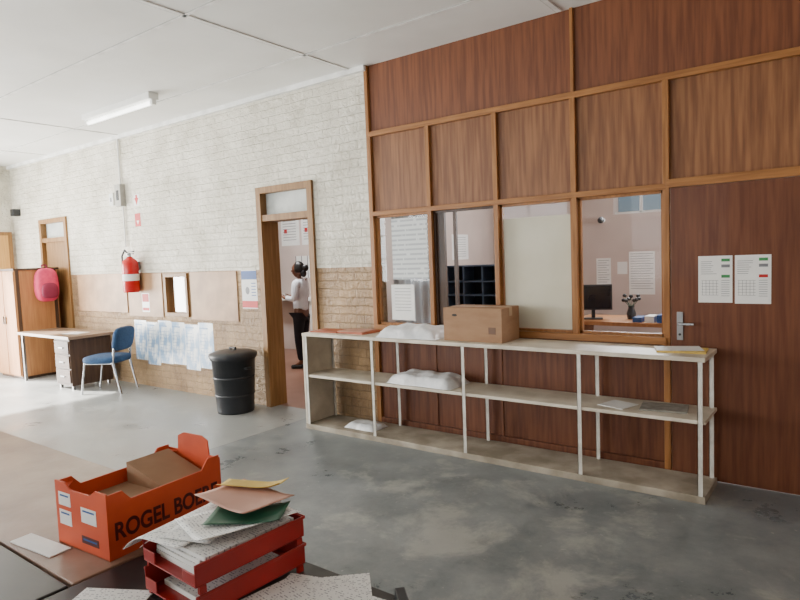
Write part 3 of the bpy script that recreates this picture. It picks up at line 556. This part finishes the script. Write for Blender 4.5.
for sgn in (1,-1):
    b0=len(V); V+=[((0,sgn*.085,.8),.085),((.02,sgn*.09,.46),.056),((-.01,sgn*.09,.09),.036),((.1,sgn*.1,.035),.028),((.16,sgn*.105,.025),.02)]
    E+=[(0,b0),(b0,b0+1),(b0+1,b0+2),(b0+2,b0+3),(b0+3,b0+4)]
    b0=len(V); V+=[((0,sgn*.16,1.32),.048),((.0,sgn*.21,1.08),.037),((.2,sgn*.13,1.1),.025),((.26,sgn*.1,1.13),(.018,.03))]
    E+=[(3,b0),(b0,b0+1),(b0+1,b0+2),(b0+2,b0+3)]
bd=M(); bd.mesh(skin(V,E,0,SKIN))
def headf(v):
    x,y,z=v
    if x>0 and z<0: x*=1-.12*(-z)
    if z<0: y*=1-.25*(-z); 
    if x<0 and z<-.3: x*=.8
    return Vector((x,y,z))
bd.sph((.03,0,1.52),(.095,.074,.118),SKIN,24,18,headf)
bd.sph((.125,0,1.51),(.018,.012,.022),SKIN,10,8).sph((.118,0,1.53),(.012,.008,.03),SKIN,10,8)
for sgn in (1,-1):
    bd.sph((.106,sgn*.03,1.537),(.012,.014,.008),EYEW,10,8).sph((.1165,sgn*.03,1.537),(.003,.006,.006),DARK,8,6); bd.box(.106,.118,sgn*.03-.018,sgn*.03+.018,1.556,1.56,HAIR)
    bd.sph((.02,sgn*.072,1.52),(.018,.008,.03),SKIN,10,8)
bd.sph((.113,0,1.468),(.008,.022,.007),LIP,10,6)
for sgn in (1,-1):
    for k,(dy,L_) in enumerate(((.024,.062),(.009,.074),(-.007,.07),(-.022,.055))):
        p0=Vector((.275,sgn*(.1)+dy,1.135)); p1=p0+Vector((L_*.5,0,.012)); p2=p1+Vector((L_*.3,0,-.008)); p3=p2+Vector((L_*.2,0,-.016))
        bd.mesh(skin([(p0,.009),(p1,.008),(p2,.0075),(p3,.006)],[(0,1),(1,2),(2,3)],0,SKIN,1))
    p0=Vector((.24,sgn*.08,1.135)); bd.mesh(skin([(p0,.01),(p0+Vector((.03,-sgn*.025,.014)),.009),(p0+Vector((.055,-sgn*.03,.018)),.007)],[(0,1),(1,2)],0,SKIN,1))
bd.obj("body",parent=pr)
TV=[((0,0,.86),(.14,.175)),((.0,0,1.02),(.115,.145)),((.012,0,1.2),(.125,.15)),((0,0,1.33),(.075,.1)),((.0,0,1.375),.052)]; TE=[(0,1),(1,2),(2,3),(3,4)]
for sgn in (1,-1):
    b0=len(TV); TV+=[((0,sgn*.165,1.32),.062),((-.0,sgn*.215,1.08),.053),((.18,sgn*.137,1.1),.036)]; TE+=[(3,b0),(b0,b0+1),(b0+1,b0+2)]
M().mesh(skin(TV,TE,0,BLOUSE)).obj("blouse",parent=pr)
LV=[((0,0,.9),(.12,.15))]; LE=[]
for sgn in (1,-1):
    b0=len(LV); LV+=[((0,sgn*.088,.78),.1),((.02,sgn*.092,.46),.072),((-.01,sgn*.092,.11),.056)]; LE+=[(0,b0),(b0,b0+1),(b0+1,b0+2)]
M().mesh(skin(LV,LE,0,TROUSER)).obj("trousers",parent=pr)
for sgn in (1,-1): M().mesh(skin([((-.04,sgn*.092,.035),.035),((.08,sgn*.1,.03),.04),((.17,sgn*.106,.025),.028)],[(0,1),(1,2)],0,BLACK)).obj("shoe",parent=pr)
def hf(v): return Vector((v.x if v.x<.35 else .35+(v.x-.35)*.4,v.y,max(v.z,-.55)))
M().sph((.008,0,1.545),(.102,.086,.115),HAIR,24,16,hf).sph((-.1,0,1.55),(.055,.05,.055),HAIR,16,12).sph((-.07,0,1.47),(.05,.055,.06),HAIR,16,12).obj("hair",parent=pr)
hs=flat("held_paper",-3.12-.34*cos(radians(20)),2.0-.34*sin(radians(20)),1.146,.15,.21,.002,PAPER,"white sheet of paper held by the person",radians(20),"paper")
# ------------------------------------------------------------ lights
def area(name,loc,rot,sx,sy,e,c=(1,1,1)):
    l=bpy.data.lights.new(name,"AREA"); l.shape='RECTANGLE'; l.size=sx; l.size_y=sy; l.energy=e; l.color=c
    o=bpy.data.objects.new(name,l); COL.objects.link(o); o.location=loc; o.rotation_euler=rot
for (a,b),en in zip(wins,(150,150,100,28)): area("window_daylight",((a+b)/2,YB-.05,1.9),(radians(90),0,0),1.7,1.7,en,(.95,.98,1))
area("doorway_daylight",(XL-.02,-2.75,1.35),(0,radians(-90),0),2.4,2.7,720,(1,.98,.94))
area("office_window_light",(1.69,2.98,2.26),(radians(-90),0,0),.6,.35,55)
area("office_side_fill",(4.9,1.6,2.2),(0,radians(90),0),1.2,1.6,75)  # added fill lamp to brighten the office; no opening on this side
area("inner_room_fill",(-3.5,1.5,3.4),(0,0,0),1.2,.6,110)  # unseen ceiling lamp added to brighten the room behind the doorway
s=bpy.data.lights.new("sun","SUN"); s.energy=34; s.angle=.02; s.color=(1,.96,.9); so=bpy.data.objects.new("sun",s); COL.objects.link(so)
so.rotation_euler=Vector((1,.42,-.62)).to_track_quat('-Z','Y').to_euler()
wd=bpy.data.worlds.new("World"); bpy.context.scene.world=wd; wd.use_nodes=True
nt=wd.node_tree; bg=nt.nodes["Background"]; sky=nt.nodes.new("ShaderNodeTexSky"); sky.sky_type='HOSEK_WILKIE'; sky.sun_direction=(-.8,-.3,.5); sky.turbidity=4
nt.links.new(sky.outputs[0],bg.inputs[0]); bg.inputs[1].default_value=1.2
bpy.context.scene.view_settings.exposure=.38
# ------------------------------------------------------------ camera
cd=bpy.data.cameras.new("Camera"); cam=bpy.data.objects.new("Camera",cd); COL.objects.link(cam)
cd.sensor_fit='HORIZONTAL'; cd.sensor_width=36; cd.lens=36*610.64/800; cd.clip_start=.02
yaw,pit,rol=.6423,-.0708,-.0385
F=Vector((-sin(yaw)*cos(pit),cos(yaw)*cos(pit),sin(pit))); R0=Vector((cos(yaw),sin(yaw),0)); U0=R0.cross(F)
R=R0*cos(rol)+U0*sin(rol); U=-R0*sin(rol)+U0*cos(rol)
mw=Matrix((R,U,-F)).transposed().to_4x4(); mw.translation=(3.7756,-4.6480,1.6672); cam.matrix_world=mw
bpy.context.scene.camera=cam
